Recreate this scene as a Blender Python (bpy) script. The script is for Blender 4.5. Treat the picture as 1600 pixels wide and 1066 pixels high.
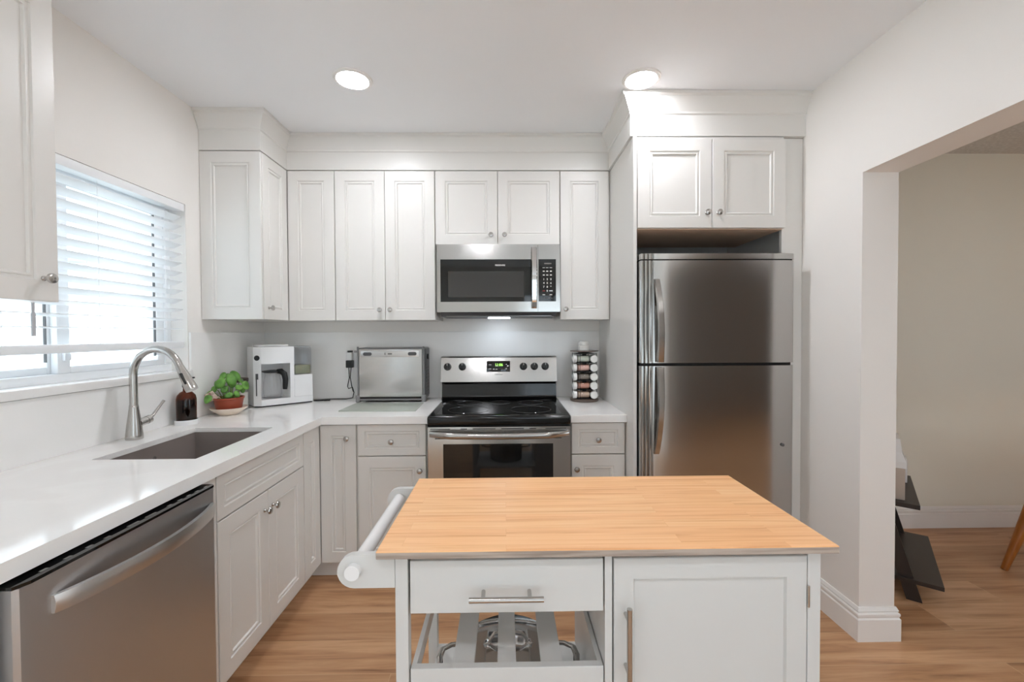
import bpy, bmesh, math, random
from mathutils import Matrix, Vector
random.seed(7)
S = bpy.context.scene
C = S.collection
for o in list(bpy.data.objects): bpy.data.objects.remove(o)
PI = math.pi

# ------------------------------------------------------------------ camera, world, exposure
F_PX, YAW, PITCH, ROLL, EYE = 675.0, .016, .018, -.005, 1.357
cam_d = bpy.data.cameras.new('camera'); cam = bpy.data.objects.new('camera', cam_d); C.objects.link(cam)
cam_d.sensor_width = 36; cam_d.lens = F_PX / 1600 * 36; cam_d.clip_start = .05
fw = Vector((math.sin(YAW) * math.cos(PITCH), math.cos(YAW) * math.cos(PITCH), -math.sin(PITCH)))
rt = Vector((math.cos(YAW), -math.sin(YAW), 0)); up = rt.cross(fw)
r2 = rt * math.cos(ROLL) + up * math.sin(ROLL); u2 = up * math.cos(ROLL) - rt * math.sin(ROLL)
cam.matrix_world = Matrix(((r2.x, u2.x, -fw.x, 0), (r2.y, u2.y, -fw.y, 0), (r2.z, u2.z, -fw.z, EYE), (0, 0, 0, 1)))
S.camera = cam

LAMP = 72.0       # radiance of a downlight lens
SKY = 1.4
wd = bpy.data.worlds.new('sky'); S.world = wd; wd.use_nodes = True
bg = wd.node_tree.nodes['Background']; bg.inputs[0].default_value = (.86, .94, 1, 1); bg.inputs[1].default_value = SKY
vs = S.view_settings; vs.view_transform = 'Standard'; vs.look = 'None'; vs.gamma = 1; vs.use_curve_mapping = False
vs.exposure = 1.13
try:
    S.cycles.max_bounces = 14; S.cycles.diffuse_bounces = 12; S.cycles.glossy_bounces = 6; S.cycles.transparent_max_bounces = 16
except Exception: pass

# the sun, falling through the added glass doors behind the photographer and in the dining room to bounce off the floor
sn = bpy.data.lights.new('sun', 'SUN'); sn.energy = 8.0; sn.angle = .02; sn.color = (.86, .95, 1.0)
so_ = bpy.data.objects.new('sun', sn); C.objects.link(so_); so_.rotation_euler = Vector((-.52, .45, -.73)).to_track_quat('-Z', 'Y').to_euler()

# ------------------------------------------------------------------ materials
def lin(c): return tuple(((v / 255) / 12.92 if v / 255 <= .04045 else ((v / 255 + .055) / 1.055) ** 2.4) for v in c) + (1,)
def mat(name, col, rough=.5, metal=0, spec=None, coat=0, emit=None, es=0, trans=0, ior=None, bump=None, alpha=None):
    m = bpy.data.materials.new(name); m.use_nodes = True
    nt = m.node_tree; b = nt.nodes['Principled BSDF']
    b.inputs['Base Color'].default_value = lin(col); b.inputs['Roughness'].default_value = rough; b.inputs['Metallic'].default_value = metal
    if spec is not None: b.inputs['Specular IOR Level'].default_value = spec
    if coat: b.inputs['Coat Weight'].default_value = coat; b.inputs['Coat Roughness'].default_value = .05
    if emit: b.inputs['Emission Color'].default_value = lin(emit); b.inputs['Emission Strength'].default_value = es
    if trans: b.inputs['Transmission Weight'].default_value = trans
    if ior: b.inputs['IOR'].default_value = ior
    if bump:
        sc, st, stretch = bump
        tc = nt.nodes.new('ShaderNodeTexCoord'); mp = nt.nodes.new('ShaderNodeMapping'); mp.inputs['Scale'].default_value = stretch
        n = nt.nodes.new('ShaderNodeTexNoise'); n.inputs['Scale'].default_value = sc; n.inputs['Detail'].default_value = 3
        bp = nt.nodes.new('ShaderNodeBump'); bp.inputs['Strength'].default_value = st; bp.inputs['Distance'].default_value = .002
        nt.links.new(tc.outputs['Object'], mp.inputs[0]); nt.links.new(mp.outputs[0], n.inputs[0])
        nt.links.new(n.outputs[0], bp.inputs['Height']); nt.links.new(bp.outputs[0], b.inputs['Normal'])
    return m
def glassy(name, tint=(1, 1, 1), k=.06, rough=.0):
    m = bpy.data.materials.new(name); m.use_nodes = True; nt = m.node_tree; nt.nodes.clear()
    out = nt.nodes.new('ShaderNodeOutputMaterial'); t = nt.nodes.new('ShaderNodeBsdfTransparent'); g = nt.nodes.new('ShaderNodeBsdfGlossy')
    t.inputs[0].default_value = tint + (1,); g.inputs['Roughness'].default_value = rough
    lf = nt.nodes.new('ShaderNodeLayerWeight'); pw = nt.nodes.new('ShaderNodeMath'); pw.operation = 'POWER'; pw.inputs[1].default_value = 5; nt.links.new(lf.outputs['Facing'], pw.inputs[0])
    lw = nt.nodes.new('ShaderNodeMath'); lw.operation = 'MULTIPLY_ADD'; lw.inputs[1].default_value = .96; lw.inputs[2].default_value = .04; nt.links.new(pw.outputs[0], lw.inputs[0])
    mx = nt.nodes.new('ShaderNodeMixShader')
    nt.links.new(lw.outputs[0], mx.inputs[0]); nt.links.new(t.outputs[0], mx.inputs[1]); nt.links.new(g.outputs[0], mx.inputs[2]); nt.links.new(mx.outputs[0], out.inputs[0])
    return m
def ramp(nt, fac, stops):
    r = nt.nodes.new('ShaderNodeValToRGB'); e = r.color_ramp.elements
    while len(e) < len(stops): e.new(.5)
    for i, (p, c) in enumerate(stops): e[i].position = p; e[i].color = lin(c)
    nt.links.new(fac, r.inputs[0]); return r.outputs[0]
def mixc(nt, a, b, fac, mode='MULTIPLY'):
    m = nt.nodes.new('ShaderNodeMix'); m.data_type = 'RGBA'; m.blend_type = mode
    if isinstance(fac, float): m.inputs[0].default_value = fac
    else: nt.links.new(fac, m.inputs[0])
    nt.links.new(a, m.inputs[6]); nt.links.new(b, m.inputs[7]); return m.outputs[2]
def wood_planks(name, pw, pl, stops, grain, rough, gap=.0015, gapcol=(90, 62, 42), grain_s=(1.0, 14, 1), seam=.6):
    m = bpy.data.materials.new(name); m.use_nodes = True; nt = m.node_tree; b = nt.nodes['Principled BSDF']
    tc = nt.nodes.new('ShaderNodeTexCoord')
    br = nt.nodes.new('ShaderNodeTexBrick'); br.offset = .37; br.squash = 1
    br.inputs['Scale'].default_value = 1; br.inputs['Brick Width'].default_value = pl; br.inputs['Row Height'].default_value = pw
    br.inputs['Mortar Size'].default_value = gap; br.inputs['Mortar Smooth'].default_value = .1; br.inputs['Bias'].default_value = 0
    br.inputs['Color1'].default_value = (0, 0, 0, 1); br.inputs['Color2'].default_value = (1, 1, 1, 1); br.inputs['Mortar'].default_value = (.5, .5, .5, 1)
    nt.links.new(tc.outputs['Object'], br.inputs[0])
    # grain coordinates shifted per plank
    mp = nt.nodes.new('ShaderNodeMapping'); mp.inputs['Scale'].default_value = grain_s
    ad = nt.nodes.new('ShaderNodeVectorMath'); ad.operation = 'MULTIPLY_ADD'; ad.inputs[1].default_value = (7, 13, 3)
    nt.links.new(br.outputs['Color'], ad.inputs[0]); nt.links.new(tc.outputs['Object'], ad.inputs[2]); nt.links.new(ad.outputs[0], mp.inputs[0])
    n = nt.nodes.new('ShaderNodeTexNoise'); n.inputs['Scale'].default_value = 1.6; n.inputs['Detail'].default_value = 6; n.inputs['Roughness'].default_value = .6; n.inputs['Distortion'].default_value = .5
    nt.links.new(mp.outputs[0], n.inputs[0])
    base = ramp(nt, br.outputs['Color'], stops)
    g = ramp(nt, n.outputs[0], grain)
    c = mixc(nt, base, g, 1.0)
    mc = nt.nodes.new('ShaderNodeRGB'); mc.outputs[0].default_value = lin(gapcol)
    mul = nt.nodes.new('ShaderNodeMath'); mul.operation = 'MULTIPLY'; mul.inputs[1].default_value = seam; nt.links.new(br.outputs['Fac'], mul.inputs[0])
    c = mixc(nt, c, mc.outputs[0], mul.outputs[0], 'MIX')
    nt.links.new(c, b.inputs['Base Color']); b.inputs['Roughness'].default_value = rough
    bp = nt.nodes.new('ShaderNodeBump'); bp.inputs['Strength'].default_value = .08; bp.inputs['Distance'].default_value = .002
    nt.links.new(n.outputs[0], bp.inputs['Height']); nt.links.new(bp.outputs[0], b.inputs['Normal'])
    return m
def mottled(name, stops, scale, rough, stretch=(1, 1, 1), detail=5, spec=None, dist=0.0):
    m = bpy.data.materials.new(name); m.use_nodes = True; nt = m.node_tree; b = nt.nodes['Principled BSDF']
    tc = nt.nodes.new('ShaderNodeTexCoord'); mp = nt.nodes.new('ShaderNodeMapping'); mp.inputs['Scale'].default_value = stretch
    n = nt.nodes.new('ShaderNodeTexNoise'); n.inputs['Scale'].default_value = scale; n.inputs['Detail'].default_value = detail; n.inputs['Distortion'].default_value = dist
    nt.links.new(tc.outputs['Object'], mp.inputs[0]); nt.links.new(mp.outputs[0], n.inputs[0])
    nt.links.new(ramp(nt, n.outputs[0], stops), b.inputs['Base Color']); b.inputs['Roughness'].default_value = rough
    if spec is not None: b.inputs['Specular IOR Level'].default_value = spec
    return m
def brushed(name, col, rough, stretch):
    m = mat(name, col, rough, 1); nt = m.node_tree; b = nt.nodes['Principled BSDF']
    tc = nt.nodes.new('ShaderNodeTexCoord'); mp = nt.nodes.new('ShaderNodeMapping'); mp.inputs['Scale'].default_value = stretch
    n = nt.nodes.new('ShaderNodeTexNoise'); n.inputs['Scale'].default_value = 8; n.inputs['Detail'].default_value = 4
    mr = nt.nodes.new('ShaderNodeMapRange'); mr.inputs[3].default_value = rough - .015; mr.inputs[4].default_value = rough + .015
    nt.links.new(tc.outputs['Object'], mp.inputs[0]); nt.links.new(mp.outputs[0], n.inputs[0]); nt.links.new(n.outputs[0], mr.inputs[0]); nt.links.new(mr.outputs[0], b.inputs['Roughness'])
    return m

M = {}
M['wall'] = mat('wall_paint', (236, 233, 229), .6, bump=(180, .05, (1, 1, 1)))
M['ceil'] = mat('ceiling_paint', (237, 238, 240), .75)
M['dwall'] = mat('greige_wall_paint', (233, 231, 219), .6)
M['dceil'] = mottled('textured_ceiling_paint', [(.3, (190, 188, 184)), (.7, (214, 212, 208))], 60, .9)
M['cab'] = mat('white_cabinet_lacquer', (222, 220, 216), .34)
M['trim'] = mat('white_trim_paint', (238, 236, 233), .35)
M['cart'] = mat('white_cart_paint', (210, 210, 208), .38)
M['quartz'] = mottled('white_quartz', [(.38, (239, 238, 236)), (.52, (242, 241, 239)), (.6, (238, 236, 234))], 2.2, .09, detail=8, dist=1.2)
M['quartz_wall'] = mottled('white_quartz_slab', [(.38, (238, 237, 235)), (.55, (241, 240, 238))], 2.2, .16, detail=8, dist=1.2)
M['floor'] = wood_planks('wood_plank_floor', .19, 1.25, [(0, (186, 146, 110)), (.5, (204, 162, 124)), (1, (222, 182, 144))],
                         [(.26, (168, 146, 128)), (.44, (232, 220, 208)), (.62, (255, 252, 248)), (.8, (206, 188, 172))], .38, gap=.0018, gapcol=(214, 180, 142), seam=.55)
M['butcher'] = wood_planks('butcher_block_top', .040, .62, [(0, (252, 199, 148)), (.5, (253, 203, 152)), (1, (254, 208, 159))],
                           [(.3, (228, 205, 182)), (.5, (250, 244, 236)), (.65, (255, 255, 255)), (.85, (240, 226, 210))], .36, gap=.0004, gapcol=(214, 150, 92), grain_s=(1.5, 45, 1), seam=.35)
M['edge_shade'] = mottled('shaded_wood_edge', [(.35, (150, 135, 124)), (.6, (182, 168, 156))], 3, .6, stretch=(2, 10, 40))  # butcher block edge, its shade put into a greyer wood colour
M['steel'] = mat('brushed_stainless_steel', (188, 186, 183), .17, 1)
M['steel_v'] = mat('brushed_steel_door', (186, 184, 181), .17, 1)
M['steel_dw'] = mat('brushed_steel_dishwasher', (200, 201, 203), .38, 1)
M['steel_satin'] = mat('satin_steel_bar', (206, 203, 200), .34, 1)
M['nickel'] = mat('satin_nickel', (190, 187, 183), .25, 1)
M['chrome'] = mat('polished_chrome', (222, 222, 222), .08, 1)
M['faucet'] = mat('brushed_nickel', (186, 183, 179), .22, 1)
M['blackglass'] = mat('black_glass', (10, 10, 10), .04, spec=.6)
M['blackpl'] = mat('black_plastic', (16, 16, 16), .35)
M['dark'] = mat('dark_gap', (28, 26, 25), .7)
M['greypl'] = mat('grey_plastic', (128, 127, 127), .4)
M['dkgreypl'] = mat('dark_grey_plastic', (84, 84, 86), .4)
M['whitepl'] = mat('white_plastic', (236, 236, 236), .25)
M['vinyl'] = mat('white_vinyl', (240, 242, 244), .35)
M['sink'] = mat('dark_granite_sink', (136, 126, 122), .4, bump=(300, .05, (1, 1, 1)))
M['lens'] = mat('lit_lens', (255, 255, 255), .5, emit=(247, 249, 255), es=LAMP)
M['glass'] = glassy('clear_glass')
M['bluepane'] = glassy('window_glass', (.95, .98, 1.0))
M['amber'] = glassy('amber_glass', (.34, .13, .05))
M['amber_liquid'] = mat('dark_soap', (30, 20, 14), .1)
M['terracotta'] = mat('brown_red_plastic', (150, 66, 42), .4)
M['cream'] = mat('cream_ceramic', (236, 222, 206), .3)
M['soil'] = mat('dark_soil', (38, 28, 22), .95)
M['leaf'] = mottled('green_leaf', [(.3, (58, 104, 36)), (.6, (104, 156, 62)), (.8, (140, 180, 90))], 18, .35)
M['stem'] = mat('green_stem', (120, 150, 70), .5)
M['tagpaper'] = mottled('plant_tag_paper', [(.35, (226, 190, 170)), (.55, (246, 226, 214)), (.7, (150, 110, 84))], 30, .6)
M['mat_glass'] = mat('frosted_green_glass', (176, 182, 172), .15)
M['bronze'] = mat('bronze_metal', (112, 98, 90), .35, .6)
M['spice_rack'] = mat('dark_wire', (34, 32, 32), .4)
M['cord'] = mat('black_cord', (22, 22, 22), .5)
M['espresso'] = mat('espresso_wood', (44, 33, 28), .4, bump=(40, .1, (1, 12, 1)))
M['taupe'] = mat('taupe_fabric', (190, 176, 164), .8)
M['honey'] = mottled('honey_wood', [(.3, (150, 86, 28)), (.7, (178, 108, 42))], 6, .35, stretch=(8, 8, 1))
M['maple'] = mat('cabinet_underside_maple', (204, 176, 152), .5)
M['display'] = mat('green_display', (20, 30, 16), .3, emit=(150, 230, 90), es=1.1)
M['icon'] = mat('pale_print', (222, 222, 220), .5)
M['greyprint'] = mat('grey_print', (110, 108, 106), .5)
M['redprint'] = mat('dull_red_print', (130, 50, 46), .5)
M['burner'] = mat('grey_burner_print', (66, 66, 68), .15)
M['bottlewhite'] = mat('white_bottle', (240, 239, 236), .35)
M['capwhite'] = mat('white_cap', (232, 232, 228), .4)
M['mist'] = glassy('smoky_clear_plastic', (.93, .94, .96))
M['ext'] = mat('pale_stucco', (225, 232, 238), .8)
M['extblue'] = mat('pale_blue_stucco', (190, 216, 226), .8)
SPICE = [mat('spice_' + n, c, .6) for n, c in (('herb', (214, 220, 206)), ('paprika', (222, 178, 166)), ('pepper', (126, 116, 104)), ('cinnamon', (190, 132, 112)), ('ginger', (204, 176, 154)))]

# ------------------------------------------------------------------ mesh builder
class MB:
    def __init__(s): s.bm = bmesh.new()
    def _fin(s, vs, mtx, mi, faces=None):
        if mtx is not None: bmesh.ops.transform(s.bm, matrix=mtx, verts=vs)
        fs = set(f for v in vs for f in v.link_faces)
        for f in fs: f.material_index = mi
        return s
    def box(s, x0, x1, y0, y1, z0, z1, bev=0, mi=0, mtx=None, seg=2):
        r = bmesh.ops.create_cube(s.bm, size=1)
        vs = r['verts']
        for v in vs: v.co = Vector(((x0 + x1) / 2 + v.co.x * (x1 - x0), (y0 + y1) / 2 + v.co.y * (y1 - y0), (z0 + z1) / 2 + v.co.z * (z1 - z0)))
        if bev:
            es = list({e for v in vs for e in v.link_edges})
            r = bmesh.ops.bevel(s.bm, geom=es, offset=bev, segments=seg, profile=.5, affect='EDGES')
            vs = list({v for f in r['faces'] for v in f.verts} | {v for v in vs if v.is_valid})
            vs = s._island(vs)
        return s._fin(vs, mtx, mi)
    def _island(s, vs):
        seen = set(vs); st = list(vs)
        while st:
            v = st.pop()
            for e in v.link_edges:
                w = e.other_vert(v)
                if w not in seen: seen.add(w); st.append(w)
        return list(seen)
    def loft(s, rings, close=True, cap0=True, cap1=True, mi=0, mtx=None):
        R = [[s.bm.verts.new(p) for p in r] for r in rings]
        n = len(R[0])
        for a, b in zip(R[:-1], R[1:]):
            for i in range(n if close else n - 1):
                j = (i + 1) % n
                s.bm.faces.new((a[i], a[j], b[j], b[i]))
        if cap0 and n > 2: s.bm.faces.new(list(reversed(R[0])))
        if cap1 and n > 2: s.bm.faces.new(R[-1])
        return s._fin([v for r in R for v in r], mtx, mi)
    def lathe(s, prof, o=(0, 0, 0), axis='z', n=24, mi=0, cap=True, mtx=None, arc=None):
        rings = []
        for r, h in prof:
            r = max(r, 1e-5)
            ring = []
            for k in range(n):
                a = 2 * PI * k / n; c, q = r * math.cos(a), r * math.sin(a)
                p = {'z': (c, q, h), 'y': (q, h, c), 'x': (h, c, q), '-y': (c, -h, q), '-x': (-h, q, c)}[axis]
                ring.append((o[0] + p[0], o[1] + p[1], o[2] + p[2]))
            rings.append(ring)
        return s.loft(rings, True, cap, cap, mi, mtx)
    def cyl(s, p0, p1, r0, r1=None, n=16, mi=0, mtx=None): return s.tube([p0, p1], [r0, r0 if r1 is None else r1], n, mi, mtx)
    def tube(s, pts, r, n=12, mi=0, mtx=None, flat=None, closed=False):
        pts = [Vector(p) for p in pts]; m = len(pts)
        rr = r if isinstance(r, (list, tuple)) else [r] * m
        T = []
        for i in range(m):
            if closed: t = pts[(i + 1) % m] - pts[i - 1]
            else: t = pts[min(i + 1, m - 1)] - pts[max(i - 1, 0)]
            T.append(t.normalized())
        a = Vector((0, 0, 1)) if abs(T[0].z) < .9 else Vector((1, 0, 0))
        u = (a - T[0] * a.dot(T[0])).normalized(); rings = []
        for i in range(m):
            u = (u - T[i] * u.dot(T[i])).normalized(); w = T[i].cross(u)
            fu, fwid = flat if flat else (1, 1)
            rings.append([tuple(pts[i] + u * (rr[i] * fu * math.cos(2 * PI * k / n)) + w * (rr[i] * fwid * math.sin(2 * PI * k / n))) for k in range(n)])
        if closed: rings.append(rings[0]); return s.loft(rings, True, False, False, mi, mtx)
        return s.loft(rings, True, True, True, mi, mtx)
    def prism(s, poly, h0, h1, axis='z', mi=0, mtx=None):
        f = {'z': lambda a, b, h: (a, b, h), 'y': lambda a, b, h: (a, h, b), 'x': lambda a, b, h: (h, a, b)}[axis]
        return s.loft([[f(a, b, h0) for a, b in poly], [f(a, b, h1) for a, b in poly]], True, True, True, mi, mtx)
    def rect_rings(s, rings, mi=0, mtx=None, back=None):
        # rings of (x0,x1,z0,z1,y): a panel facing -y built of nested rectangles
        L = []
        for x0, x1, z0, z1, y in rings: L.append([(x0, y, z0), (x1, y, z0), (x1, y, z1), (x0, y, z1)])
        return s.loft(L, True, True, True, mi, mtx)
    def sphere(s, o, r, n=16, mi=0, sc=(1, 1, 1), mtx=None):
        q = bmesh.ops.create_uvsphere(s.bm, u_segments=n, v_segments=max(8, n // 2), radius=r)
        for v in q['verts']: v.co = Vector((o[0] + v.co.x * sc[0], o[1] + v.co.y * sc[1], o[2] + v.co.z * sc[2]))
        return s._fin(q['verts'], mtx, mi)
    def cells(s, us, vs_, skip, h0, h1, axis='z', mi=0):
        # rectangular slab with rectangular holes
        f = {'z': lambda a, b, h: (a, b, h), 'x': lambda a, b, h: (h, a, b), 'y': lambda a, b, h: (a, h, b)}[axis]
        V = {}
        def vv(i, j, k):
            if (i, j, k) not in V: V[i, j, k] = s.bm.verts.new(f(us[i], vs_[j], (h0, h1)[k]))
            return V[i, j, k]
        on = {(i, j) for i in range(len(us) - 1) for j in range(len(vs_) - 1) if (i, j) not in skip}
        for i, j in on:
            s.bm.faces.new([vv(i, j, 1), vv(i + 1, j, 1), vv(i + 1, j + 1, 1), vv(i, j + 1, 1)])
            s.bm.faces.new([vv(i, j, 0), vv(i, j + 1, 0), vv(i + 1, j + 1, 0), vv(i + 1, j, 0)])
            for (di, dj, a, b) in ((-1, 0, (i, j + 1), (i, j)), (1, 0, (i + 1, j), (i + 1, j + 1)), (0, -1, (i, j), (i + 1, j)), (0, 1, (i + 1, j + 1), (i, j + 1))):
                if (i + di, j + dj) not in on: s.bm.faces.new([vv(*a, 0), vv(*b, 0), vv(*b, 1), vv(*a, 1)])
        return s
    def build(s, name, mats, parent=None, loc=None, smooth=35, label=None):
        bmesh.ops.recalc_face_normals(s.bm, faces=s.bm.faces)
        me = bpy.data.meshes.new(name); s.bm.to_mesh(me); s.bm.free()
        for m in (mats if isinstance(mats, (list, tuple)) else [mats]): me.materials.append(M[m] if isinstance(m, str) else m)
        if smooth:
            for p in me.polygons: p.use_smooth = True
            me.set_sharp_from_angle(angle=math.radians(smooth))
        o = bpy.data.objects.new(name, me); C.objects.link(o)
        if parent is not None: o.parent = parent
        if loc: o.location = loc
        if label: o['label'] = label
        return o
def tag(o, label, cat, group=None):
    o['label'] = label; o['category'] = cat
    if group: o['group'] = group
    return o
def thing(name, label, cat, loc=(0, 0, 0), rz=0, group=None):
    o = bpy.data.objects.new(name, None); C.objects.link(o); o.location = loc; o.rotation_euler = (0, 0, rz); o.empty_display_size = .05
    return tag(o, label, cat, group)
def struct(o): o['kind'] = 'structure'; return o
def copy_tree(o, parent=None):
    c = o.copy(); C.objects.link(c)
    if parent is not None: c.parent = parent
    for ch in list(o.children): copy_tree(ch, c)
    return c
def text_mesh(name, txt, size, matname, parent, at, rot=(PI / 2, 0, 0), bold=0):
    cu = bpy.data.curves.new('t', 'FONT'); cu.body = txt; cu.size = size; cu.align_x = 'CENTER'; cu.align_y = 'CENTER'; cu.extrude = .0003; cu.offset = bold
    to = bpy.data.objects.new('t', cu); C.objects.link(to); bpy.context.view_layer.update()
    me = bpy.data.meshes.new_from_object(to.evaluated_get(bpy.context.evaluated_depsgraph_get())); bpy.data.objects.remove(to)
    me.name = name; me.materials.clear(); me.materials.append(M[matname])
    o = bpy.data.objects.new(name, me); C.objects.link(o); o.parent = parent; o.location = at; o.rotation_euler = rot
    return o

# ------------------------------------------------------------------ the room
XL, YB, XR, XR2, ZC, YF = -1.657, 3.0, 1.549, 1.707, 2.567, -2.6
XW, YW = XL - .002, YB + .002                         # plaster faces, a hair behind the fitted units
struct(MB().box(-1.9, 5.3, YF - .2, 3.2, -.1, 0).build('floor', 'floor'))
struct(MB().box(-1.9, XR2 - .05, YF - .2, 3.2, ZC, ZC + .1).build('ceiling', 'ceil'))
struct(MB().box(XR2 - .05, 5.3, YF - .2, 3.2, ZC, ZC + .1).build('ceiling_dining', 'dceil'))
WY0, WY1, WZ0, WZ1 = 1.33, 2.285, 1.172, 2.035
struct(MB().cells([YF - .2, -2.2, -.7, WY0, WY1, 3.2], [0, .05, WZ0, WZ1, ZC], {(3, 2), (1, 1), (1, 2)}, XL - .17, XW, 'x').build('wall_left', 'wall', smooth=0))
struct(MB().box(XW, XR, YW, YB + .15, 0, ZC).build('wall_back', 'wall'))
struct(MB().cells([YF, -.45, 1.854, YB + .14], [0, 2.045, ZC], {(1, 0)}, XR, XR2, 'x').build('wall_right', 'wall', smooth=0))
struct(MB().cells([XL, .3, 1.45, XR2], [0, .05, 2.1, ZC], {(1, 1)}, YF - .15, YF, 'y').build('wall_front', 'wall', smooth=0))
struct(MB().box(XR2, 5.2, 2.92, 3.07, 0, ZC).build('wall_dining_back', 'dwall'))
struct(MB().cells([YF, -1.2, .6, 3.07], [0, .05, 2.1, ZC], {(1, 1)}, 5.2, 5.3, 'x').build('wall_dining_right', 'dwall', smooth=0))
struct(MB().box(XR2, 5.2, YF - .15, YF, 0, ZC).build('wall_dining_front', mat('umber_reflection_darkener', (112, 102, 94), .7)))  # unseen wall coloured dark to darken the refrigerator's reflection
struct(MB().box(XL + .05, XR - .05, YF + .02, -.75, .0005, .008).build('floor_bounce', mat('pale_floor_bounce', (226, 224, 220), .5)))  # unseen pale sheet added to bounce neutral light up into the room

# baseboards: stepped profile (out, z)
def base_prof(t=.017, h=.146): return [(0, 0), (t, 0), (t, h * .66), (t * .72, h * .70), (t * .9, h * .76), (t * .9, h * .82), (t * .5, h * .86), (t * .7, h * .9), (t * .3, h), (0, h)]
def baseboard(name, pts, side):
    # pts: plan polyline; outward normal to the left(-1)/right(+1) of travel, mitred
    P = [Vector((p[0], p[1])) for p in pts]; prof = base_prof(); rings = []
    for i, p in enumerate(P):
        ns = []
        if i > 0: d = (P[i] - P[i - 1]).normalized(); ns.append(Vector((d.y, -d.x)) * side)
        if i < len(P) - 1: d = (P[i + 1] - P[i]).normalized(); ns.append(Vector((d.y, -d.x)) * side)
        n = sum(ns, Vector((0, 0)))
        if len(ns) == 2: n = n / (1 + ns[0].dot(ns[1]))
        rings.append([(p.x + n.x * o, p.y + n.y * o, z) for o, z in prof])
    b = MB(); b.loft(rings, True, True, True); return struct(b.build(name, 'trim', smooth=0))
baseboard('baseboard_right', [(XR, 2.225), (XR, 1.854), (XR2, 1.854), (XR2, 2.92), (5.2, 2.92)], 1)
baseboard('baseboard_front', [(1.46, YF), (XR, YF), (XR, -.45), (XR2, -.45)], -1)

# window
wn = bpy.data.objects.new('window_1', None); C.objects.link(wn); struct(wn); wn.location = (XL - .1, (WY0 + WY1) / 2, WZ0)
def wb(name, mb, m): o = mb.build(name, m, wn); o.location = (-wn.location.x, -wn.location.y, -wn.location.z); return o
FX0, FX1 = XL - .155, XL - .085
f = MB()
f.box(FX0, FX1, WY0, WY1, WZ0 + .0, WZ0 + .034, .004); f.box(FX0, FX1, WY0, WY1, WZ1 - .04, WZ1, .004)
f.box(FX0, FX1, WY0, WY0 + .035, WZ0 + .045, WZ1 - .04, .004); f.box(FX0, FX1, WY1 - .04, WY1, WZ0 + .045, WZ1 - .04, .004)
wb('window_frame', f, 'vinyl')
g = MB()
MY = 1.735                                           # meeting stile
for (a, b_, xo) in ((WY0 + .035, MY + .02, 0), (MY - .02, WY1 - .04, .03)):
    z0, z1 = WZ0 + .034, WZ1 - .04; x0, x1 = FX0 + .005 + xo, FX0 + .033 + xo
    s_ = .05
    g.box(x0, x1, a, a + s_, z0, z1, .003); g.box(x0, x1, b_ - s_, b_, z0, z1, .003)
    g.box(x0, x1, a + s_, b_ - s_, z0, z0 + .027, .003); g.box(x0, x1, a + s_, b_ - s_, z1 - .04, z1, .003)
wb('sash', g, 'vinyl')
gs = MB()
for (y, xo) in ((MY - .032, 0), (WY1 - .094, .03)): gs.box(FX0 + .022 + xo, FX0 + .032 + xo, y, y + .004, WZ0 + .08, WZ1 - .08)
wb('gasket', gs, 'dkgreypl')
p = MB(); p.box(FX0 + .017, FX0 + .021, WY0 + .08, MY - .02, WZ0 + .055, WZ1 - .07); p.box(FX0 + .047, FX0 + .051, MY + .02, WY1 - .08, WZ0 + .055, WZ1 - .07)
wb('pane', p, 'bluepane')
sl = MB(); sl.box(XL - .085, XL + .022, WY0 - .02, WY1 + .004, WZ0 - .032, WZ0 + .002, .004); wb('window_sill', sl, 'quartz')
lt = MB(); lt.box(FX0 + .064, FX0 + .078, MY - .005, MY + .02, WZ0 + .085, WZ0 + .115, .003); lt.box(FX0 + .066, FX0 + .078, WY1 - .1, WY1 - .075, WZ0 + .06, WZ0 + .085, .003); wb('latch', lt, 'vinyl')

def added_patio(n, x, y0_, y1_, z1_):  # unseen glass doors, added to let more daylight into the rooms
    d = bpy.data.objects.new('window_%d' % n, None); C.objects.link(d); struct(d); d.location = (x, (y0_ + y1_) / 2, .05); h = (y1_ - y0_) / 2; t = z1_ - .05
    f_ = MB()
    for a, b_ in ((-h, -h + .06), (-.03, .03), (h - .06, h)): f_.box(-.03, .03, a, b_, 0, t, .003)
    f_.box(-.03, .03, -h, h, 0, .07, .003); f_.box(-.03, .03, -h, h, t - .06, t, .003); f_.build('window_frame', 'vinyl', d)
    MB().box(-.003, .003, -h + .05, h - .05, .05, t - .05).build('pane', 'bluepane', d)
added_patio(2, XL - .08, -2.2, -.7, WZ1)
added_patio(3, 5.25, -1.2, .6, 2.1)
added_patio(4, .875, YF - .075 - .575, YF - .075 + .575, 2.1)
w4 = bpy.data.objects['window_4']; w4.location.y = YF - .075; w4.rotation_euler = (0, 0, PI / 2)

# blind
bl = thing('window_blind', 'white faux wood slatted blind hanging in the window over the sink', 'blind', (XL - .035, (WY0 + WY1) / 2, WZ1))
y0, y1 = -(WY1 - WY0) / 2 + .008, (WY1 - WY0) / 2 - .008
b = MB(); b.box(-.028, .03, y0, y1, -.038, -.002, .004); b.box(.026, .034, y0, y1, -.040, -.002, .003); b.build('head_rail', 'vinyl', bl)
b = MB(); nS = 13; pitch = .0475; tilts = [-24] * (nS - 3) + [-17, -10, -5]
for i in range(nS):
    z = -.078 - i * pitch
    mt = Matrix.Translation((0, 0, z)) @ Matrix.Rotation(math.radians(tilts[i]), 4, 'Y')
    b.box(-.025, .025, y0 + .004, y1 - .004, -.0014, .0014, .001, mtx=mt, seg=1)
b.build('slats', 'vinyl', bl)
b = MB(); b.box(-.026, .026, y0 + .003, y1 - .003, -.745, -.712, .005); b.build('bottom_rail', 'vinyl', bl)
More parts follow.
